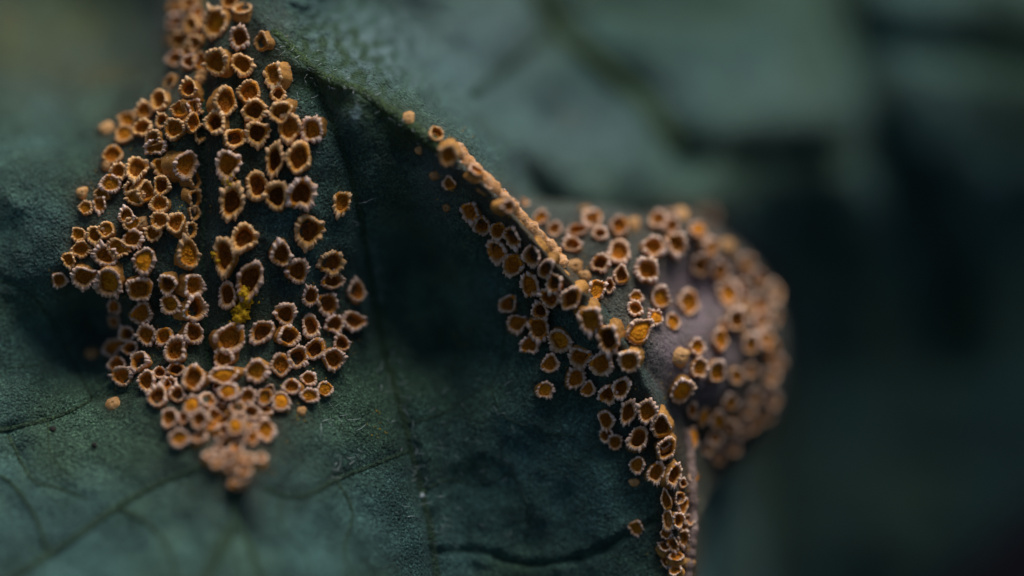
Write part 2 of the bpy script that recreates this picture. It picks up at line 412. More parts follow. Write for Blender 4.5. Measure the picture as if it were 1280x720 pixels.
# ------------------------------------------------------------------ where each rust cup grows
# tiles of the photograph enlarged four times: origin, then (x, y, width, height, kind[, turn in degrees])
# c cup, f cup filled with orange spores, F brimming bright cup, d deep dark cup, b closed bud, r/l/u/w cup leaning right/left/up/down
TILES = [
    ((40, 0), [(730, 30, 90, 70, 'c'), (790, 20, 80, 80, 'c'), (725, 110, 90, 80, 'c'), (800, 125, 80, 90, 'c'), (740, 205, 90, 90, 'c'), (812, 220, 80, 90, 'c'), (722, 295, 90, 80, 'c'),
               (790, 310, 80, 80, 'd'), (690, 415, 95, 80, 'l'), (785, 445, 90, 100, 'd'), (640, 505, 90, 110, 'c'), (565, 555, 90, 90, 'c'), (740, 550, 90, 80, 'f'), (480, 600, 100, 80, 'f'),
               (375, 645, 80, 80, 'b'), (465, 672, 100, 90, 'f'), (555, 640, 100, 90, 'c'), (650, 605, 60, 80, 'd'), (715, 645, 110, 110, 'c'), (852, 372, 60, 60, 'b'), (842, 400, 60, 60, 'b'),
               (812, 535, 50, 90, 'r'), (848, 530, 45, 80, 'r'), (806, 615, 80, 100, 'c'), (843, 665, 55, 100, 'r'), (610, 695, 90, 80, 'c')]),
    ((200, 0), [(350, 12, 90, 70, 'c'), (415, 45, 100, 80, 'u'), (280, 120, 112, 165, 'f'), (400, 190, 95, 120, 'd'), (510, 210, 105, 105, 'l'), (285, 315, 118, 140, 'c'), (415, 325, 105, 125, 'c', -30),
                (568, 375, 85, 125, 'l'), (592, 470, 70, 85, 'd'), (605, 562, 110, 115, 'c'), (330, 510, 122, 150, 'c'), (448, 462, 122, 115, 'c'), (475, 555, 120, 125, 'd'), (280, 615, 110, 125, 'd'),
                (375, 692, 118, 100, 'd'), (488, 668, 120, 130, 'd'), (648, 640, 120, 150, 'c'), (762, 650, 112, 130, 'c', 20)]),
    ((40, 180), [(405, 55, 100, 100, 'c'), (375, 105, 60, 60, 'b'), (435, 140, 85, 90, 'c'), (525, 125, 108, 130, 'c'), (620, 15, 110, 80, 'c'), (655, 115, 110, 98, 'c'), (650, 208, 90, 105, 'd'),
                 (640, 300, 98, 95, 'c'), (770, 105, 110, 150, 'r'), (815, 180, 60, 100, 'r'), (816, 275, 60, 100, 'r'), (812, 345, 60, 80, 'r'), (395, 200, 110, 98, 'f'), (250, 245, 62, 62, 'b'),
                 (352, 250, 80, 72, 'f'), (270, 320, 75, 72, 'f'), (340, 302, 70, 80, 'c'), (505, 218, 90, 70, 'd'), (520, 268, 95, 80, 'f'), (572, 240, 60, 110, 'r'), (475, 360, 80, 90, 'c'),
                 (500, 402, 85, 80, 'f'), (550, 400, 60, 80, 'b'), (640, 385, 102, 92, 'c'), (608, 445, 90, 82, 'c'), (720, 395, 92, 112, 'c'), (505, 475, 108, 100, 'c'), (235, 452, 85, 70, 'f', 15),
                 (320, 455, 92, 98, 'c'), (372, 430, 90, 80, 'f'), (795, 430, 80, 90, 'r'), (785, 550, 108, 165, 'f'), (248, 528, 96, 90, 'c'), (185, 580, 70, 74, 'c'), (370, 558, 125, 105, 'c', 25),
                 (432, 520, 118, 95, 'f', 20), (565, 585, 118, 135, 'F')]),
    ((200, 180), [(340, 105, 120, 160, 'c'), (575, 80, 90, 170, 'd'), (695, 70, 132, 158, 'c'), (490, 210, 118, 150, 'd'), (585, 260, 118, 150, 'd', 12), (710, 250, 140, 165, 'd'), (362, 290, 125, 180, 'd', 10),
                  (420, 470, 120, 160, 'd', 30), (910, 295, 92, 118, 'c', 15), (745, 435, 138, 168, 'd', 12), (325, 560, 112, 200, 'd'), (608, 550, 105, 132, 'd')]),
    ((200, 320), [(690, 75, 108, 132, 'd'), (860, 35, 118, 130, 'd', 20), (865, 120, 112, 95, 'd'), (452, 120, 130, 205, 'd', 8), (340, 195, 90, 140, 'd'), (755, 200, 78, 105, 'd'), (840, 240, 110, 112, 'd'),
                  (985, 175, 90, 108, 'd', 20), (630, 290, 105, 118, 'd', 20), (645, 400, 110, 112, 'd'), (755, 350, 90, 122, 'd'), (875, 340, 90, 95, 'd', 20), (970, 325, 118, 95, 'd', 8), (510, 380, 108, 142, 'd', 25),
                  (352, 412, 140, 175, 'c', 35), (910, 435, 82, 88, 'd'), (775, 465, 95, 122, 'd', 20), (870, 515, 112, 115, 'c', -15), (690, 505, 100, 118, 'd', 25), (605, 545, 112, 115, 'c'), (485, 575, 112, 122, 'f'),
                  (320, 510, 108, 105, 'c', 20), (320, 597, 145, 92, 'F'), (745, 612, 85, 72, 'c'), (825, 665, 82, 80, 'f'), (750, 697, 100, 75, 'f'), (660, 652, 92, 80, 'c')]),
    ((40, 320), [(140, 120, 80, 78, 'c'), (262, 105, 128, 112, 'c'), (390, 132, 145, 140, 'f', 25), (540, 165, 145, 125, 'c', 25), (680, 142, 100, 102, 'd'), (810, 148, 98, 122, 'c'), (415, 252, 66, 76, 'c'),
                 (415, 328, 60, 64, 'c'), (695, 240, 105, 100, 'f'), (820, 262, 108, 132, 'd'), (550, 287, 112, 112, 'c'), (478, 390, 82, 82, 'd'), (575, 395, 100, 108, 'c', -30), (660, 402, 92, 95, 'c'),
                 (810, 385, 98, 122, 'd', -20), (410, 460, 95, 100, 'c'), (495, 462, 92, 72, 'd'), (720, 470, 122, 130, 'c'), (300, 488, 75, 70, 'b'), (430, 545, 92, 90, 'c'), (540, 527, 110, 98, 'd'),
                 (455, 602, 112, 98, 'c'), (575, 625, 92, 110, 'c', -15), (640, 582, 70, 64, 'd'), (720, 567, 92, 72, 'd'), (810, 610, 108, 142, 'c'), (690, 640, 74, 74, 'd'), (620, 655, 60, 60, 'u')]),
    ((100, 460), [(390, 142, 100, 112, 'd', 25), (430, 75, 60, 60, 'd'), (490, 130, 82, 84, 'd'), (165, 178, 80, 76, 'b'), (450, 250, 94, 100, 'c'), (520, 248, 64, 64, 'c'), (500, 352, 102, 90, 'f', -20),
                  (565, 185, 98, 95, 'F', -20), (640, 160, 80, 100, 'u'), (600, 258, 92, 92, 'c'), (655, 285, 82, 92, 'u'), (600, 345, 82, 82, 'u'), (655, 438, 70, 80, 'u'), (685, 462, 70, 80, 'f'), (715, 215, 72, 82, 'u'),
                  (745, 118, 108, 88, 'F'), (790, 200, 92, 92, 'u'), (782, 292, 92, 92, 'F'), (840, 140, 84, 84, 'c'), (855, 222, 90, 80, 'd'), (925, 145, 82, 92, 'f'), (1008, 168, 98, 98, 'F'),
                  (930, 312, 92, 120, 'f'), (785, 392, 92, 92, 'u'), (860, 350, 72, 72, 'c'), (842, 455, 80, 80, 'u'), (900, 448, 72, 80, 'u'), (778, 578, 72, 66, 'F'), (806, 556, 70, 66, 'u'), (1110, 215, 50, 48, 'b'), (822, 510, 74, 74, 'u'),
                  (700, 350, 60, 70, 'u'), (720, 160, 60, 60, 'u'), (690, 90, 60, 60, 'u')]),
    ((440, 110), [(280, 150, 75, 75, 'b'), (422, 230, 75, 80, 'c'), (475, 350, 98, 102, 'c'), (485, 478, 70, 72, 'c'), (410, 440, 50, 50, 'b'), (332, 312, 42, 42, 'b'), (470, 600, 40, 44, 'b'),
                  (518, 300, 50, 80, 'u', 40), (560, 358, 50, 80, 'u', 40), (612, 425, 60, 84, 'u', 40), (676, 482, 60, 80, 'u', 40), (742, 525, 60, 80, 'u', 40)]),
    ((540, 220), [(190, 180, 94, 98, 'c'), (250, 250, 86, 96, 'd'), (330, 275, 84, 88, 'c'), (400, 305, 84, 106, 'd'), (325, 375, 106, 114, 'c'), (405, 445, 106, 116, 'c', 15), (500, 400, 90, 112, 'd', 20),
                  (490, 545, 88, 132, 'c', -10), (570, 465, 80, 100, 'd', 30), (610, 535, 92, 92, 'd', 30), (590, 610, 106, 96, 'd', 30), (692, 612, 100, 125, 'd', 30), (380, 640, 98, 90, 'd', -20), (370, 165, 62, 72, 'c'),
                  (400, 128, 66, 66, 'u'), (455, 130, 62, 62, 'u'), (538, 212, 62, 104, 'f', 35), (612, 265, 76, 76, 'c'), (600, 370, 88, 70, 'u', 35), (550, 320, 78, 66, 'u', 35), (500, 270, 66, 60, 'u', 35), (625, 400, 64, 58, 'b')]),
    ((680, 240), [(165, 190, 118, 62, 'c'), (240, 138, 104, 106, 'c'), (205, 90, 64, 54, 'b'), (280, 208, 82, 68, 'd'), (140, 262, 100, 76, 'd'), (375, 172, 100, 98, 'c'), (450, 160, 70, 82, 'b'), (375, 300, 118, 122, 'c', 25),
                  (280, 355, 94, 96, 'd'), (385, 415, 80, 96, 'd'), (325, 470, 54, 84, 'd'), (150, 375, 106, 84, 'b'), (200, 418, 70, 62, 'b'), (262, 490, 92, 112, 'f', 30), (515, 390, 122, 118, 'c', 20),
                  (570, 140, 92, 96, 'c'), (628, 112, 62, 90, 'u'), (682, 105, 80, 90, 'b'), (545, 275, 112, 108, 'c'), (660, 260, 110, 110, 'c'), (765, 190, 92, 86, 'F'), (830, 275, 90, 96, 'f'), (780, 365, 96, 112, 'c'),
                  (880, 390, 92, 98, 'c'), (920, 270, 88, 80, 'b'), (1010, 355, 80, 90, 'f'), (1070, 430, 80, 90, 'c'), (460, 525, 70, 68, 'f'), (455, 582, 76, 74, 'c'), (580, 530, 104, 110, 'f'), (720, 555, 120, 128, 'f'),
                  (555, 630, 78, 82, 'F'), (642, 650, 76, 92, 'f'), (920, 510, 112, 132, 'f'), (960, 640, 108, 108, 'c'), (1080, 560, 90, 98, 'c'), (1010, 580, 70, 80, 'b'), (1150, 500, 60, 116, 'r'), (1080, 640, 92, 92, 'c'), (1155, 620, 70, 100, 'r')]),
    ((600, 340), [(300, 195, 86, 94, 'd'), (185, 258, 102, 98, 'c'), (293, 282, 116, 120, 'c'), (248, 365, 96, 88, 'c'), (400, 342, 120, 116, 'f'), (550, 240, 124, 130, 'f'), (640, 335, 118, 140, 'd'), (745, 445, 114, 118, 'c'),
                  (608, 457, 122, 128, 'c', 30), (498, 425, 112, 104, 'c'), (350, 458, 92, 94, 'c'), (478, 530, 92, 112, 'c', 30), (540, 585, 76, 80, 'c'), (325, 590, 88, 88, 'f'), (705, 580, 88, 118, 'd', 20), (638, 612, 90, 98, 'd', 20),
                  (797, 295, 118, 150, 'F', 48)]),
    ((680, 400), [(420, 460, 82, 128, 'd', 12), (515, 457, 106, 118, 'c'), (585, 532, 110, 120, 'd'), (470, 592, 98, 132, 'd', 35), (610, 642, 100, 122, 'd', 20), (310, 500, 84, 108, 'c'), (310, 575, 72, 72, 'd'), (355, 610, 76, 84, 'c'),
                  (685, 185, 84, 110, 'b', 40), (765, 135, 76, 90, 'f'), (775, 240, 82, 108, 'f'), (860, 260, 96, 110, 'f'), (687, 352, 104, 142, 'F', 25), (740, 450, 52, 82, 'c'), (795, 485, 62, 92, 'F'), (870, 500, 90, 92, 'f'),
                  (735, 600, 62, 130, 'F', 15), (880, 100, 86, 110, 'f'), (1030, 120, 90, 102, 'f'), (960, 280, 82, 82, 'f'), (1030, 250, 72, 82, 'c'), (930, 410, 82, 82, 'f'), (1050, 385, 82, 82, 'c'), (1130, 280, 82, 98, 'f'),
                  (1135, 150, 72, 118, 'c'), (1140, 400, 76, 90, 'c'), (850, 590, 80, 80, 'c'), (930, 540, 80, 80, 'c'), (1040, 520, 92, 90, 'c'), (820, 640, 74, 70, 'c'), (940, 640, 80, 74, 'c'), (1110, 480, 70, 80, 'c'), (1020, 450, 70, 74, 'c'), (870, 690, 70, 70, 'c')]),
    ((660, 540), [(545, 165, 82, 90, 'c'), (530, 252, 54, 44, 'b'), (640, 202, 82, 122, 'c', 10), (728, 215, 66, 132, 'd', 12), (690, 340, 54, 112, 'c'), (772, 368, 58, 92, 'c', 18), (700, 440, 60, 112, 'c'), (752, 440, 58, 84, 'd'),
                  (685, 570, 62, 72, 'u'), (775, 530, 62, 84, 'c'), (540, 480, 76, 76, 'f'), (805, 580, 50, 82, 'b'), (740, 620, 76, 76, 'u'), (800, 655, 80, 70, 'b'), (735, 690, 70, 66, 'u'), (690, 505, 56, 66, 'c'), (680, 60, 60, 56, 'u')]),
]

entries = []
for (ox, oy), lst in TILES:
    for e in lst:
        entries.append((ox + e[0] / 4, oy + e[1] / 4, e[2] / 4, e[3] / 4, e[4], e[5] if len(e) > 5 else 0))
# small cups squeezed in where the clusters are thickest
gi = np.random.default_rng(21)
for (x0, x1, y0, y1, cnt, r0, r1, kd) in [(245, 345, 485, 590, 15, 14, 21, 'ucfu'), (212, 262, -6, 95, 5, 15, 21, 'ccl'), (900, 975, 320, 560, 7, 16, 23, 'cfc'), (832, 866, 585, 722, 7, 11, 16, 'cud'), (815, 905, 262, 300, 3, 15, 20, 'cu')]:
    made = tries = 0
    while made < cnt and tries < 400:
        tries += 1
        x, y, r = gi.uniform(x0, x1), gi.uniform(y0, y1), gi.uniform(r0, r1)
        if y0 == 485 and abs(x - 293) > 55 - 0.42 * (y - 485):
            continue
        if x0 == 900 and math.hypot((x - 860) / 118, (y - 430) / 155) > 0.97:
            continue
        if min(math.hypot(x - e[0], y - e[1]) - 0.30 * (r + (e[2] + e[3]) / 2) for e in entries) > 0:
            entries.append((x, y, r, r * gi.uniform(0.85, 1.25), kd[int(gi.integers(0, len(kd)))], gi.uniform(-30, 30)))
            made += 1

# ------------------------------------------------------------------ soil far below
n = 40
gx = np.linspace(-2500, 2500, n)
X, Y = np.meshgrid(gx, gx)
V = np.stack([X.ravel(), Y.ravel(), (waves(X, Y, 300, 8, 9) * 6 - 20).ravel()], -1)
F = [(j * n + i, j * n + i + 1, (j + 1) * n + i + 1, (j + 1) * n + i) for j in range(n - 1) for i in range(n - 1)]
ground = mesh_obj('ground', V, F, M_SOIL)
ground['kind'] = 'structure'

# ------------------------------------------------------------------ the leaf
leaf = empty('leaf')
leaf['label'] = 'crumpled blue-green leaf underside with raised veins and a swollen purple-grey gall'
leaf['category'] = 'leaf'

X0, X1, Y0, Y1, ST = -110, 1400, -120, 850, 1.9
gx, gy = np.arange(X0, X1, ST), np.arange(Y0, Y1, ST)
PX, PY = np.meshgrid(gx, gy)
nx, ny = len(gx), len(gy)
Z = relief(PX, PY)
V = to_world(loc(PX.ravel(), PY.ravel(), Z.ravel()))
idx = np.arange(nx * ny).reshape(ny, nx)
Q = np.stack([idx[1:, :-1], idx[1:, 1:], idx[:-1, 1:], idx[:-1, :-1]], -1).reshape(-1, 4)
cx = (PX[1:, :-1] + ST / 2).ravel()
cy = (PY[1:, :-1] - ST / 2).ravel()
# the leaf's own wavy edge, low on the far side
edge = (cx - 1160) * 0.80 + (cy - 745) * 0.95 + 14 * np.sin(cx / 37) + 9 * np.sin(cy / 19)
Q = Q[edge < 0]
# underside sheet, one skin thickness behind
me = bpy.data.meshes.new('blade')
nv = len(V)
me.vertices.add(nv)
me.vertices.foreach_set('co', V.ravel())
me.loops.add(Q.size)
me.loops.foreach_set('vertex_index', Q.ravel())
me.polygons.add(len(Q))
me.polygons.foreach_set('loop_start', np.arange(0, Q.size, 4))
me.polygons.foreach_set('use_smooth', np.ones(len(Q), bool))
me.update(calc_edges=True)


def paint(me, px, py):
    d = line_dist(px, py, CREST, True)
    def blob(x, y, rx, ry):
        return np.exp(-(((px - x) / rx) ** 2 + ((py - y) / ry) ** 2))
    A = {}
    A['yellow'] = np.clip(0.55 * blob(90, 60, 130, 80) + 0.5 * blob(140, 95, 40, 14) + 0.4 * blob(10, 20, 18, 60) + 0.5 * blob(712, 152, 16, 12) + 0.35 * blob(300, 385, 30, 34) + 0.25 * blob(690, 420, 30, 10), 0, 1)
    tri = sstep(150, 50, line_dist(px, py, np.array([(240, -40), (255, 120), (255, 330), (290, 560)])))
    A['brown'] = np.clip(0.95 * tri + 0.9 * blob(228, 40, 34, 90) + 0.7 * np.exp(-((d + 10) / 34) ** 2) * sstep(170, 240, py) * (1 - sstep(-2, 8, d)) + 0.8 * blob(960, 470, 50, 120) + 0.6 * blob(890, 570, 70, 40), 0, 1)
    A['green'] = np.clip(1.0 * 1.3 * np.exp(-((d + 1) / 24) ** 2) * sstep(30, 65, py) * (1 - sstep(180, 230, py)) + blob(425, 60, 75, 50) * np.clip(0.45 + 0.5 * waves(px, py, 17, 40, 31), 0, 1) + 0.3 * blob(640, 60, 60, 60), 0, 1)
    A['purple'] = np.clip(2.2 * blob(880, 405, 56, 78) + 0.22 * blob(350, 70, 16, 60) + 0.15 * blob(290, 520, 50, 40), 0, 1)
    den = 0.0 * px
    for e in entries:
        m = (np.abs(px - e[0]) < 45) & (np.abs(py - e[1]) < 45)
        den[m] += np.exp(-((px[m] - e[0]) ** 2 + (py[m] - e[1]) ** 2) / (2 * 11.0 ** 2))
    where = 0.10 + 0.9 * blob(295, 540, 60, 70) + 0.9 * blob(230, 30, 50, 90) + 0.9 * np.exp(-((d + 2) / 22) ** 2) * sstep(190, 230, py) + 0.5 * blob(830, 280, 130, 40) + 0.7 * blob(950, 470, 60, 140) + 0.25 * blob(150, 260, 90, 120)
    A['stain'] = np.clip(den * 0.75, 0, 1) * np.clip(where, 0, 1)
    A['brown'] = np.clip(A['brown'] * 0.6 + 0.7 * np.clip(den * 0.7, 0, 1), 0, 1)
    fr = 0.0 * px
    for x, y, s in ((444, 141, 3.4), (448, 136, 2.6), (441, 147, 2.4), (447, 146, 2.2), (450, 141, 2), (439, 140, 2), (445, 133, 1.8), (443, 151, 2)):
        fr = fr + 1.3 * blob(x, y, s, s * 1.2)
    fr = fr + 0.9 * blob(470, 50, 80, 60) * np.clip(0.4 - 0.6 * waves(px, py, 17, 40, 31), 0, 1) + 0.35 * blob(545, 235, 26, 60) + 0.7 * blob(610, 50, 80, 80) + 0.45 * blob(720, 190, 110, 70) + 0.25 * blob(960, 120, 130, 60)  # pale mottling, then broad blobs painting light and sheen into the upper skin
    A['frost_and_light'] = np.clip(fr, 0, 1)
    for k, v in A.items():
        at = me.attributes.new(k, 'FLOAT', 'POINT')
        at.data.foreach_set('value', v.astype(np.float32).ravel())


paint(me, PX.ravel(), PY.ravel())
me.materials.append(M_LEAF)
blade = bpy.data.objects.new('blade', me)
sc.collection.objects.link(blade)
blade.parent = leaf

# the gall
na, nr = 150, 60
V, F, PP = [], [], []
for j in range(nr + 14):
    for i in range(na):
        a = 2 * math.pi * i / na - math.pi
        R = float(np.interp(a, sa3, sr3))
        if j <= nr:
            t = math.sin(j / nr * math.pi / 2) * 0.9995
            x, y = GC[0] + math.cos(a) * R * t, GC[1] + math.sin(a) * R * t
            PP.append((x, y, None))
        else:
            u = (j - nr) / 13
            t = 1 - 0.16 * u * u
            x, y = GC[0] + math.cos(a) * R * t, GC[1] + math.sin(a) * R * t
            PP.append((x, y, u * 3.6))
PA = np.array([(p[0], p[1]) for p in PP])
zz = gall_z(PA[:, 0], PA[:, 1])
for j in range(nr + 1, nr + 14):
    for i in range(na):
        zz[j * na + i] = zz[nr * na + i] - PP[j * na + i][2]
zz = zz + 0.006 * waves(PA[:, 0], PA[:, 1], 14, 30, 15)
V = to_world(loc(PA[:, 0], PA[:, 1], zz))
F = [(j * na + i, (j + 1) * na + i, (j + 1) * na + (i + 1) % na, j * na + (i + 1) % na) for j in range(nr + 13) for i in range(na)]
gall = mesh_obj('gall_swelling', V, F, M_GALL, leaf)
gall['label'] = 'purple-grey swollen gall behind the fold crest'
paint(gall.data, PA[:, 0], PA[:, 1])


# veins: tubes that run along the skin
def vein(pts, w0, w1, mat, lift=0.3, name='vein', rough=0.12, zoff=0.0):
    L = smooth_line(pts, 10)
    n = len(L)
    z = surf(L[:, 0], L[:, 1])
    P = loc(L[:, 0], L[:, 1], z)
    V, F = [], []
    S = 10
    for i in range(n):
        t = P[min(i + 1, n - 1)] - P[max(i - 1, 0)]
        t /= np.linalg.norm(t) + 1e-9
        s = np.cross(t, (0, 0, 1.0))
        s /= np.linalg.norm(s) + 1e-9
        u = np.cross(s, t)
        r = (w0 + (w1 - w0) * i / (n - 1)) * 0.01
        for k in range(S):
            a = 2 * math.pi * k / S
            q = r * (1 + rough * rng.normal())
            V.append(P[i] + s * math.cos(a) * q + u * (math.sin(a) * q * 0.7 - r * 0.7 * (1 - 2 * lift)) + np.array((0, 0, zoff)))
    for i in range(n - 1):
        for k in range(S):
            F.append((i * S + k, i * S + (k + 1) % S, (i + 1) * S + (k + 1) % S, (i + 1) * S + k))
    F.append(tuple(range(S))[::-1])
    F.append(tuple(range((n - 1) * S, n * S)))
    return mesh_obj(name, to_world(np.array(V)), F, mat, leaf)


vein([(340, 38), (395, 90), (450, 116), (505, 152), (552, 188)], 6, 9, M_VEING, 0.22, rough=0.10)['label'] = 'bright green vein along the top of the fold crest'
vein(FURROWS[1][0], 6, 8, M_VEIN, 0.22, rough=0.08)
vein([(640, -60), (690, 30), (745, 80), (800, 130), (845, 185)], 13, 15, M_VEING, 0.6, rough=0.03)
vein(FURROWS[5][0], 16, 12, M_VEIN, 0.45, rough=0.03)
vein(FURROWS[6][0], 8, 9, M_VEIN, 0.4, rough=0.03)
vein(FURROWS[4][0], 7, 6, M_VEIN, 0.3, rough=0.03)
vein(FURROWS[7][0], 8, 6, M_VEIN, 0.4, rough=0.03)
vein(FURROWS[8][0], 7, 6, M_VEIN, 0.4, rough=0.03)
vein(FURROWS[11][0], 4.2, 2.4, M_VEIN, 0.45, rough=0.08)
vein(FURROWS[12][0], 1.2, 1.8, M_VEIN, 0.35, rough=0.08)
vein(FURROWS[13][0], 8, 4, M_VEIN, 0.42, rough=0.04)
vein(FURROWS[14][0], 6, 11, M_VEIN, 0.42, rough=0.04)
vein(FURROWS[15][0], 5, 6, M_VEIN, 0.3, rough=0.04)
vein(FURROWS[16][0], 4.4, 2.4, M_VEIN, 0.42, rough=0.06)
vein(FURROWS[17][0], 1.3, 1.0, M_VEIN, 0.35, rough=0.1)
vein(FURROWS[18][0], 1.8, 2.0, M_VEIN, 0.3, rough=0.08)
vein(FURROWS[19][0], 1.6, 1.2, M_VEIN, 0.3, rough=0.08)
vein(FURROWS[20][0], 3, 2, M_VEIN, 0.3, rough=0.05)
vein(FURROWS[0][0], 5, 6, M_VEIN, 0.3, rough=0.06)


for pts, a_, b_ in [([(60, 690), (40, 640), (8, 600), (-30, 590)], 4, 2.4), ([(150, 636), (190, 660), (215, 700), (222, 760)], 4, 2.4), ([(85, 440), (50, 455), (10, 460)], 1.4, .9),
                    ([(420, 600), (440, 640), (430, 690), (445, 740)], 2.6, 1.6), ([(350, 618), (352, 660), (385, 700), (390, 760)], 2.4, 1.6), ([(60, 527), (64, 570), (95, 600)], 1.6, 1.0),
                    ([(526, 615), (560, 600), (600, 606), (640, 590)], 1.8, .8), ([(505, 530), (545, 520), (580, 500), (612, 482)], 1.8, .9), ([(612, 482), (630, 520), (680, 540), (720, 545)], 1.2, .8), ([(640, 590), (660, 640), (655, 700)], 1.1, .8)]:
    vein(pts, a_, b_, M_VEIN, 0.36, rough=0.06)


# pale hairs on the skin, mostly along the long vein
def hairs():
    V, F = [], []
    spots = []
    for _ in range(60):
        t = rng.uniform(0.25, 1)
        L = FURR[1][0]
        p = L[int(t * (len(L) - 1))]
        spots.append((p[0] + rng.normal(4, 9), p[1] + rng.normal(0, 8), rng.uniform(5, 22)))
    for _ in range(60):
        spots.append((rng.uniform(470, 640), rng.uniform(430, 690), rng.uniform(5, 15)))
    for _ in range(20):
        spots.append((rng.uniform(400, 450), rng.uniform(500, 600), rng.uniform(5, 22)))
    for _ in range(70):
        q = CREST[int(rng.uniform(0.12, 0.42) * len(CREST))]
        spots.append((q[0] + rng.normal(0, 9), q[1] + rng.normal(0, 7), rng.uniform(4, 11)))
    for _ in range(40):
        spots.append((rng.uniform(345, 405), rng.uniform(40, 200), rng.uniform(4, 12)))
    for x, y, ln in spots:
        a = rng.normal(0.35, 0.6)
        n = 6
        pts = []
        cv = rng.normal(0, 0.10)
        qx, qy = x, y
        for i in range(n):
            pts.append((qx, qy))
            qx += math.cos(a) * ln / n
            qy += math.sin(a) * ln / n
            a += cv
        pts = np.array(pts)
        z = surf(pts[:, 0], pts[:, 1]) + 0.012 + 0.05 * np.sin(np.linspace(0, 2.6, n)) * rng.uniform(0.2, 1)
        P = loc(pts[:, 0], pts[:, 1], z)
        b = len(V)
        for i in range(n):
            r = 0.0042 * (1 - 0.8 * i / n)
            for k in range(3):
                t = 2.1 * k
                V.append(P[i] + np.array((r * math.cos(t), r * math.sin(t), r * math.sin(t + 1))))
        for i in range(n - 1):
            for k in range(3):
                F.append((b + i * 3 + k, b + i * 3 + (k + 1) % 3, b + (i + 1) * 3 + (k + 1) % 3, b + (i + 1) * 3 + k))
    h = mesh_obj('leaf_hairs', to_world(np.array(V)), F, M_HAIR, leaf)
    h['kind'] = 'stuff'


hairs()


# the orange, knobbly strip of tissue on the crest
def knob_ridge(pts, w, mat, label):
    L = smooth_line(pts, 14)
    n = len(L)
    z = surf(L[:, 0], L[:, 1])
    P = loc(L[:, 0], L[:, 1], z)
    V, F = [], []
    S = 16
    for i in range(n):
        t = P[min(i + 1, n - 1)] - P[max(i - 1, 0)]
        t[2] *= 0.3
        t /= np.linalg.norm(t)
        s = np.cross(t, (0, 0, 1.0))
        u = np.cross(s, t)
        end = min(1, (i + 1) / 5, (n - i) / 5)
        base = 0.01 * w * end * (0.85 + 0.16 * math.sin(i * 0.8) * math.sin(i * 0.31 + 1))
        for k in range(S):
            a = 2 * math.pi * k / S
            q = base * (1 + 0.07 * rng.normal() + 0.06 * math.sin(i * 1.7 + 2.1 * k) * math.sin(i * 0.6 - 1.3 * k))
            V.append(P[i] + s * math.cos(a) * q + u * (math.sin(a) * q * 0.9 + 0.02))
    for i in range(n - 1):
        for k in range(S):
            F.append((i * S + k, i * S + (k + 1) % S, (i + 1) * S + (k + 1) % S, (i + 1) * S + k))
    o = mesh_obj('crest_swelling', to_world(np.array(V)), F, mat, leaf)
    o['label'] = label
    return o


M_CREST = grain_material('crest_skin', [(0.3, (0.34, 0.13, 0.03)), (0.5, (0.62, 0.32, 0.13)), (0.72, (0.74, 0.48, 0.32))], 14, 0.04)
M_CREST2 = grain_material('crest_skin_pale', [(0.3, (0.20, 0.12, 0.08)), (0.7, (0.50, 0.36, 0.32))], 14, 0.04)
knob_ridge([(566, 178), (585, 205), (612, 232), (640, 262), (668, 292), (694, 318), (706, 336)], 11.5, M_CREST, 'orange knobbly strip of swollen tissue on the fold crest')
knob_ridge([(856, 535), (862, 575), (865, 620), (865, 665), (861, 700), (856, 735)], 8, M_CREST2, 'pale brown swollen edge of the fold crest')

# ------------------------------------------------------------------ the rust cups
NV = 24


def lobe_fn(seed):
    g = np.random.default_rng(seed)
    ph = g.uniform(0, 6.28, 4)
    am = g.uniform(0.015, 0.085, 4) * np.array([1.0, 1.0, 0.8, 0.5])
    return lambda a: 1 + sum(am[k] * math.cos((k + 2) * a + ph[k]) for k in range(4))


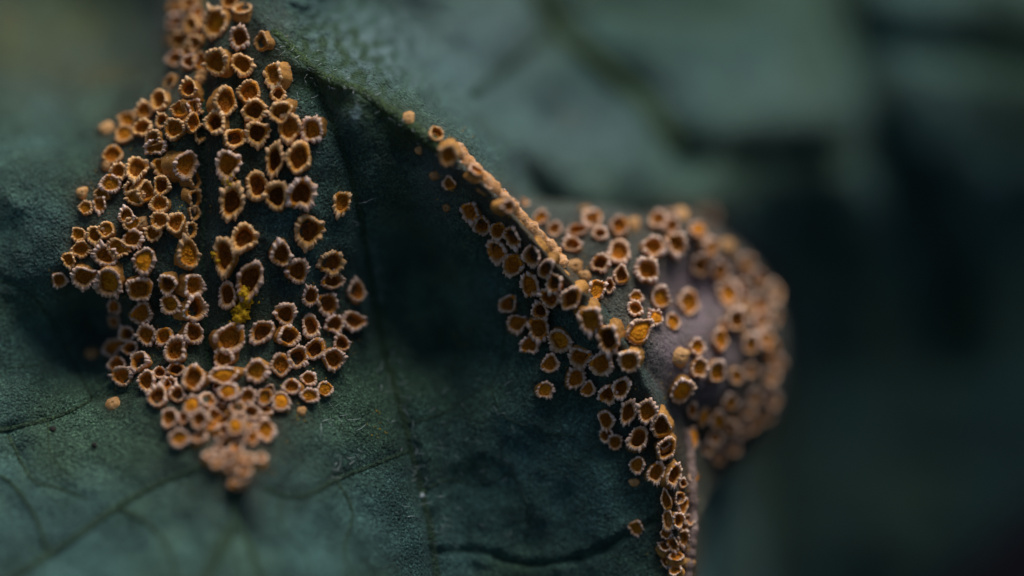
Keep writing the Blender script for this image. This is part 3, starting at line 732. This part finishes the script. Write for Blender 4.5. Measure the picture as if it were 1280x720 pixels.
def cup_meshes(v):
    g = np.random.default_rng(100 + v)
    lob = lobe_fn(v)
    # wall
    S = 36
    prof = [(1.20, -0.9, 0), (1.03, -0.42, 0), (0.93, -0.05, 0), (0.89, 0.32, 0), (0.89, 0.56, 0), (0.68, 0.58, 1), (0.60, 0.36, 1), (0.57, 0.05, 1), (0.55, -0.35, 1)]
    V, F, fm = [], [], []
    for (r, z, k) in prof:
        for i in range(S):
            a = 2 * math.pi * i / S
            q = r * lob(a) * (1 + 0.025 * g.normal())
            V.append((q * math.cos(a), q * math.sin(a), z + 0.02 * g.normal()))
    for j in range(len(prof) - 1):
        for i in range(S):
            F.append((j * S + i, j * S + (i + 1) % S, (j + 1) * S + (i + 1) % S, (j + 1) * S + i))
            fm.append(1 if j >= 4 else 0)
    wall = bpy.data.meshes.new('cup_wall')
    wall.from_pydata(V, [], F)
    wall.materials.append(M_WALL)
    wall.materials.append(M_IN)
    wall.polygons.foreach_set('material_index', fm)
    # ragged rim: torn teeth that curl outwards
    S = 96
    T = np.zeros(S)
    a = g.uniform(0, 3)
    while a < S + 2:
        wd = g.uniform(1.0, 3.2)
        hgt = g.choice([g.uniform(0.3, 0.7), g.uniform(0.7, 1.1), g.uniform(1.0, 1.6)], p=[.45, .35, .2])
        for i in range(S):
            dd = abs((i - a + S / 2) % S - S / 2)
            T[i] = max(T[i], hgt * math.exp(-(dd / wd) ** 2))
        a += wd * g.uniform(1.4, 3.3)
    curl = g.uniform(0.5, 1.5)
    T = T * g.uniform(0.7, 1.25)
    drop = np.zeros(S)
    for _ in range(int(g.choice([0, 1, 2, 3], p=[.25, .35, .25, .15]))):      # torn or collapsed stretches
        c0, cw, cd = g.uniform(0, S), g.uniform(3, 13), g.uniform(0.12, 0.34)
        for i in range(S):
            dd = abs((i - c0 + S / 2) % S - S / 2)
            drop[i] = max(drop[i], cd * math.exp(-(dd / cw) ** 4))
    fat = 1 + 0.35 * np.array([math.cos(2 * math.pi * i / S + 2.3 * v) * math.cos(4 * math.pi * i / S + v) for i in range(S)])
    V, F, TP = [], [], []
    low = 1 + g.uniform(0.04, 0.16) * np.array([math.cos(2 * math.pi * i / S + v) for i in range(S)])
    for i in range(S):
        an = 2 * math.pi * i / S
        t = T[i]
        L = lob(an)
        lo = low[i]
        for (r, z, tp) in [(0.62, 0.36, 0), (0.635 - 0.02 * t, 0.56 + 0.04 * t, 0), (0.68, 0.65 + 0.09 * t, .06 + .2 * t), (0.76 + 0.03 * t * curl, 0.70 + 0.16 * t, .2 + .6 * t), (0.86 + 0.09 * t * curl, 0.68 + 0.14 * t, .3 + .8 * t),
                           (0.91 + 0.17 * t * curl, 0.60 + 0.06 * t, .3 + .8 * t), (0.90 + 0.07 * t, 0.48, .2 * t), (0.86, 0.36, 0)]:
            TP.append(tp)
            q = r * L + 0.022 * g.normal()
            q = 0.76 * L + (q - 0.76 * L) * fat[i]
            V.append((q * math.cos(an), q * math.sin(an), z * lo - drop[i] * min(1, max(0, (z - 0.3) * 4)) + 0.022 * g.normal()))
    K = 8
    for i in range(S):
        for k in range(K - 1):
            F.append((i * K + k, i * K + k + 1, ((i + 1) % S) * K + k + 1, ((i + 1) % S) * K + k))
    F = [f[::-1] for f in F]
    rim = bpy.data.meshes.new('torn_rim')
    rim.from_pydata(V, [], F)
    rim.materials.append(M_RIM)
    rim.attributes.new('tip', 'FLOAT', 'POINT').data.foreach_set('value', np.clip(np.array(TP) + g.normal(0, .12, len(TP)), 0, 1).astype(np.float32))
    for m in (wall, rim):
        m.polygons.foreach_set('use_smooth', [True] * len(m.polygons))
    # spores
    sp = {}
    for key, mat, dome in (('d', M_SP_DARK, 0.0), ('c', M_SP_MID, 0.05), ('f', M_SP, 0.08), ('F', M_SP_HOT, 0.16)):
        S, R = 26, 9
        sl, sp0 = g.uniform(0, 0.22), g.uniform(0, 6.28)
        V, F = [(0, 0, dome)], []
        for j in range(1, R + 1):
            rr = 0.64 * j / R
            for i in range(S):
                an = 2 * math.pi * i / S
                q = rr * lob(an)
                V.append((q * math.cos(an), q * math.sin(an), dome * (1 - (j / R) ** 2) + (0.065 if key != 'F' else 0.04) * g.normal() + sl * rr * math.cos(an - sp0)))
        for i in range(S):
            F.append((0, 1 + i, 1 + (i + 1) % S))
        for j in range(R - 1):
            for i in range(S):
                F.append((1 + j * S + i, 1 + (j + 1) * S + i, 1 + (j + 1) * S + (i + 1) % S, 1 + j * S + (i + 1) % S))
        m = bpy.data.meshes.new('spore_mass')
        m.from_pydata(V, [], F)
        m.materials.append(mat)
        m.polygons.foreach_set('use_smooth', [True] * len(m.polygons))
        sp[key] = m
    rim2 = rim.copy()
    rim2.materials[0] = M_RIM_PINK
    return wall, rim, rim2, sp


def bud_mesh(v):
    g = np.random.default_rng(300 + v)
    lob = lobe_fn(50 + v)
    S = 28
    prof = [(1.05, -0.5), (1.0, -0.1), (0.97, 0.2), (0.88, 0.48), (0.70, 0.70), (0.48, 0.84), (0.28, 0.91), (0.18, 0.90), (0.10, 0.80)]
    V, F = [], []
    for (r, z) in prof:
        for i in range(S):
            a = 2 * math.pi * i / S
            q = r * lob(a) * (1 + 0.03 * g.normal())
            V.append((q * math.cos(a), q * math.sin(a), z + 0.025 * g.normal()))
    for j in range(len(prof) - 1):
        for i in range(S):
            F.append((j * S + i, j * S + (i + 1) % S, (j + 1) * S + (i + 1) % S, (j + 1) * S + i))
    F.append(tuple(range((len(prof) - 1) * S, len(prof) * S)))
    m = bpy.data.meshes.new('rust_bud')
    m.from_pydata(V, [], F)
    m.materials.append(M_BUD)
    m.polygons.foreach_set('use_smooth', [True] * len(m.polygons))
    return m


CUPS = [cup_meshes(v) for v in range(NV)]
BUDS = [bud_mesh(v) for v in range(5)]

EPX = np.array([e[0] for e in entries])
EPY = np.array([e[1] for e in entries])
EW = np.array([(e[2] + e[3]) / 2 for e in entries])
h = 5.0


def surf_pos(px, py):
    return loc(px, py, surf(px, py))


P0 = surf_pos(EPX, EPY)
TX = surf_pos(EPX + h, EPY) - surf_pos(EPX - h, EPY)
TY = surf_pos(EPX, EPY - h) - surf_pos(EPX, EPY + h)
NRM = np.cross(TX, TY)
NRM /= np.linalg.norm(NRM, axis=1, keepdims=True)


def place_words(px, py):
    """where a cup grows, told by what is around it"""
    dc = float(line_dist(np.array([px]), np.array([py]), CREST, True)[0])
    if px < 520:
        if py > 500 or (py > 470 and 260 < px < 350):
            return 'at the triangular cluster tip', 'rust cups at the tip of the triangular cluster'
        if px < 262 and py < 100:
            return 'on the brown shoulder', 'rust cups on the brown shoulder'
        if px < 262 and py < 250:
            return 'between groove and yellow-stained leaf', 'rust cups above the black hollow'
        if px < 262 and py < 390:
            return 'between dark groove and black hollow', 'rust cups between groove and hollow'
        if px < 262:
            return 'below the black hollow', 'rust cups below the hollow'
        if py < 130:
            return 'at the triangular cluster top', 'rust cups at the top of the triangular cluster'
        if py < 300:
            return 'between dark groove and long vein', 'rust cups between groove and long vein'
        return 'on dark slope beside long vein', 'rust cups on the dark lower slope'
    if dc > 6:
        if px > 925 or py > 520:
            return 'on the swelling\'s rounded edge', 'rust cups on the edge of the swelling'
        if py < 330:
            return 'on the swelling\'s upper lip', 'rust cups on the lip of the swelling'
        return 'on the swelling\'s purple-grey middle', 'rust cups in the middle of the swelling'
    if dc > -10 and py < 340:
        return 'on the orange crest strip', 'rust cups on the fold crest'
    if py < 400:
        return 'just below the orange crest strip', 'rust cups below the orange strip'
    if py < 540:
        return 'in dense band beside crest furrow', 'rust cups beside the crest furrow'
    return 'in narrow file down fold edge', 'rust cups down the fold edge'


def make_empty(name, mat4):
    o = bpy.data.objects.new(name, None)
    o.empty_display_size = 0.1
    o.matrix_world = mat4
    sc.collection.objects.link(o)
    return o


LEAN = {'r': (1, 0), 'l': (-1, 0), 'u': (0.1, 1), 'w': (0, -1)}
for i, (px, py, wd, ht, kind, turn) in enumerate(entries):
    nrm = Vector(NRM[i])
    az = 0.55
    ax = (nrm * 0.55 + Vector((0, 0, 1)) * 0.45 + Vector(rng.normal(0, 0.07, 3)))
    if kind in LEAN:
        lx, ly = LEAN[kind]
        ax += Vector((lx, ly, 0)) * rng.uniform(0.55, 0.95)
    ax.normalize()
    if ax.z < az:
        ax.z = az
        ax.normalize()
    P = Vector(P0[i])
    s = (D - P.z) / D * 0.01
    th = math.radians(turn + rng.normal(0, 5))
    if kind in LEAN:
        R = max(wd, ht) / 2 * s
        su, sv = R, R * rng.uniform(0.88, 1)
        u = Vector((1, 0, -ax.x / ax.z)).normalized()
    else:
        # in-plane axes whose picture matches the measured outline; turn is clockwise in the picture
        e1 = Vector((math.cos(-th), math.sin(-th)))
        e2 = Vector((-math.sin(-th), math.cos(-th)))
        u3 = Vector((e1.x, e1.y, -(e1.x * ax.x + e1.y * ax.y) / ax.z))
        v3 = Vector((e2.x, e2.y, -(e2.x * ax.x + e2.y * ax.y) / ax.z))
        su, sv = wd / 2 * s * min(u3.length, 1.35), ht / 2 * s * min(v3.length, 1.35)
        u = u3.normalized()
    shrink = 1.04
    su, sv = su * shrink, sv * shrink
    v = ax.cross(u).normalized()
    sz = 0.5 * (su + sv) * (rng.uniform(0.85, 1.1) if kind != 'b' else 0.85) * (0.7 if kind in LEAN else 1)
    k = int(rng.integers(0, 4)) * 0        # keep the measured axes
    Mx = Matrix(((u.x * su, v.x * sv, ax.x * sz), (u.y * su, v.y * sv, ax.y * sz), (u.z * su, v.z * sv, ax.z * sz)))
    # the mouth, not the foot, sits on the measured line of sight
    ca = max(nrm.dot(ax), 0.5)
    up = min(0.9 if kind not in LEAN else 0.45, max(0.16, 0.62 * math.sqrt(1 - min(ca, 1) ** 2) / ca + 0.05)) if kind != 'b' else 0.0
    P = P - Vector((ax.x, ax.y, 0)) * sz * (0.5 + up) + ax * sz * up
    where, grp = place_words(px, py)
    if 'orange crest strip' in where and where.startswith('on') and kind != 'b':
        P += Vector((0.02, 0.03, 0.10))
    W = ROT @ Mx
    W4 = W.to_4x4()
    W4.translation = LIFT + ROT @ P
    mean = (wd + ht) / 2
    size = 'tiny' if mean < 17 else 'small' if mean < 22 else 'medium' if mean < 28 else 'large'
    asp = max(wd, ht) / min(wd, ht)
    form = 'round' if asp < 1.15 else 'oval' if asp < 1.45 else 'long narrow'
    gaps = np.hypot(EPX - px, EPY - py) - 0.5 * (EW + mean)
    nt_ = int((gaps < 1.0).sum()) - 1
    near = ['standing free', 'touching one neighbour', 'touching two neighbours', 'touching three neighbours', 'touching four neighbours'][min(nt_, 4)] if nt_ < 5 else 'crowded in'
    if kind == 'b':
        o = bpy.data.objects.new('rust_bud', BUDS[i % 5])
        o.matrix_world = W4
        sc.collection.objects.link(o)
        o['label'] = f'{size} closed ochre rust bud {near} {where}'
        o['category'] = 'bud'
        o['group'] = grp.replace('cups', 'buds')
        continue
    var = int(rng.integers(0, NV))
    wall, rim, rim2, sp = CUPS[var]
    if px > 560 or py > 330 or rng.random() < 0.2:
        rim = rim2
    root = make_empty('rust_cup', W4)
    fill = {'d': 'dark-hollowed', 'c': 'brown-hollowed', 'f': 'orange-filled', 'F': 'bright yellow-brimmed'}.get(kind, 'sideways-leaning')
    root['label'] = f'{size} {form} {fill} rust cup {near} {where}'
    root['category'] = 'cup fungus'
    root['group'] = grp
    key = kind if kind in sp else 'c'
    lev = {'d': 0.0, 'c': 0.10, 'f': 0.28, 'F': 0.56}[key] + rng.normal(0, 0.04)
    for nm, me_ in (('cup_wall', wall), ('torn_rim', rim), ('spore_mass', sp[key])):
        o = bpy.data.objects.new(nm, me_)
        o.parent = root
        if nm == 'spore_mass':
            o.location = (0, 0, lev)
        sc.collection.objects.link(o)


# ------------------------------------------------------------------ loose spores
def clump(name, blobs, n, r0, r1, label, lift):
    V, F = [], []
    ico = [(0, 0, 1), (0.89, 0, 0.45), (0.28, 0.85, 0.45), (-0.72, 0.53, 0.45), (-0.72, -0.53, 0.45), (0.28, -0.85, 0.45),
           (0.72, 0.53, -0.45), (-0.28, 0.85, -0.45), (-0.89, 0, -0.45), (-0.28, -0.85, -0.45), (0.72, -0.53, -0.45), (0, 0, -1)]
    tri = [(0, 1, 2), (0, 2, 3), (0, 3, 4), (0, 4, 5), (0, 5, 1), (1, 6, 2), (2, 7, 3), (3, 8, 4), (4, 9, 5), (5, 10, 1),
           (6, 7, 2), (7, 8, 3), (8, 9, 4), (9, 10, 5), (10, 6, 1), (11, 7, 6), (11, 8, 7), (11, 9, 8), (11, 10, 9), (11, 6, 10)]
    bl = np.array(blobs, float)
    ch = rng.integers(0, len(bl), n)
    x = bl[ch, 0] + rng.normal(0, 1, n) * bl[ch, 2]
    y = bl[ch, 1] + rng.normal(0, 1, n) * bl[ch, 2]
    rr = np.hypot(x - bl[ch, 0], y - bl[ch, 1]) / bl[ch, 2]
    z = surf(x, y) + lift * np.exp(-rr ** 2 / 2) * rng.uniform(0.5, 1.0, n)
    P = loc(x, y, z)
    for p in P:
        r = rng.uniform(r0, r1)
        b = len(V)
        for q in ico:
            V.append(p + np.array(q) * r * (1 + 0.15 * rng.normal()))
        F += [(a + b, c + b, d + b) for a, c, d in tri]
    o = mesh_obj(name, to_world(np.array(V)), F, M_YEL)
    o['label'] = label
    o['category'] = 'spores'
    o['kind'] = 'stuff'
    return o


clump('spore_clump', [(304, 366, 5), (308, 374, 5), (300, 386, 5), (304, 392, 4.5), (298, 398, 4)], 420, 0.012, 0.024, 'loose yellow clump of spores spilled between cups beside the dark groove', 0.34)
clump('spore_clump', [(283, 226, 3), (288, 232, 3), (290, 220, 2.5)], 110, 0.010, 0.022, 'small yellow spore smear on tall cup above the larger yellow clump', 0.26)
clump('spore_clump', [(268, 318, 2.2), (272, 326, 2)], 60, 0.010, 0.02, 'few yellow spore grains on the rim of a long narrow cup', 0.28)


dust = []
for e in entries[::3]:
    dust.append((e[0] + rng.normal(0, 6), e[1] + rng.normal(4, 6), rng.uniform(7, 15)))
dust += [(480, 522, 10), (470, 535, 12), (690, 420, 12), (580, 425, 8)]
clump('spore_dust', dust, 900, 0.004, 0.010, 'fine orange spore dust scattered on the skin among the cups', 0.012)


# dark specks and a pale curled scale on the skin
def speck(name, px, py, rx, ry, hgt, mat, label, cat):
    S, R = 18, 5
    V, F = [], []
    for j in range(R + 1):
        t = j / R
        for i in range(S):
            a = 2 * math.pi * i / S
            q = (1 - t * 0.98) * (1 + 0.12 * math.sin(3 * a + px) + 0.06 * rng.normal())
            x, y = px + rx * q * math.cos(a), py + ry * q * math.sin(a)
            V.append(loc(np.array(x), np.array(y), surf(np.array([x]), np.array([y]))[0] - 0.01 + hgt * math.sqrt(1 - (1 - t) ** 2)))
    for j in range(R):
        for i in range(S):
            F.append((j * S + i, j * S + (i + 1) % S, (j + 1) * S + (i + 1) % S, (j + 1) * S + i))
    F.append(tuple(range(R * S, R * S + S)))
    o = mesh_obj(name, to_world(np.array(V)), F, mat)
    o['label'] = label
    o['category'] = cat
    return o


speck('dirt_speck', 118, 556, 4, 3.5, 0.05, M_DARK, 'small black dirt speck on the smooth leaf below the short side vein', 'speck')
speck('dirt_speck', 66, 536, 5, 4, 0.04, M_DARK, 'dark dirt speck just under the short side vein', 'speck')
speck('pale_scale', 528, 619, 3.5, 5, 0.05, M_HAIR, 'tiny pale curled scale beside the long vein', 'scale')
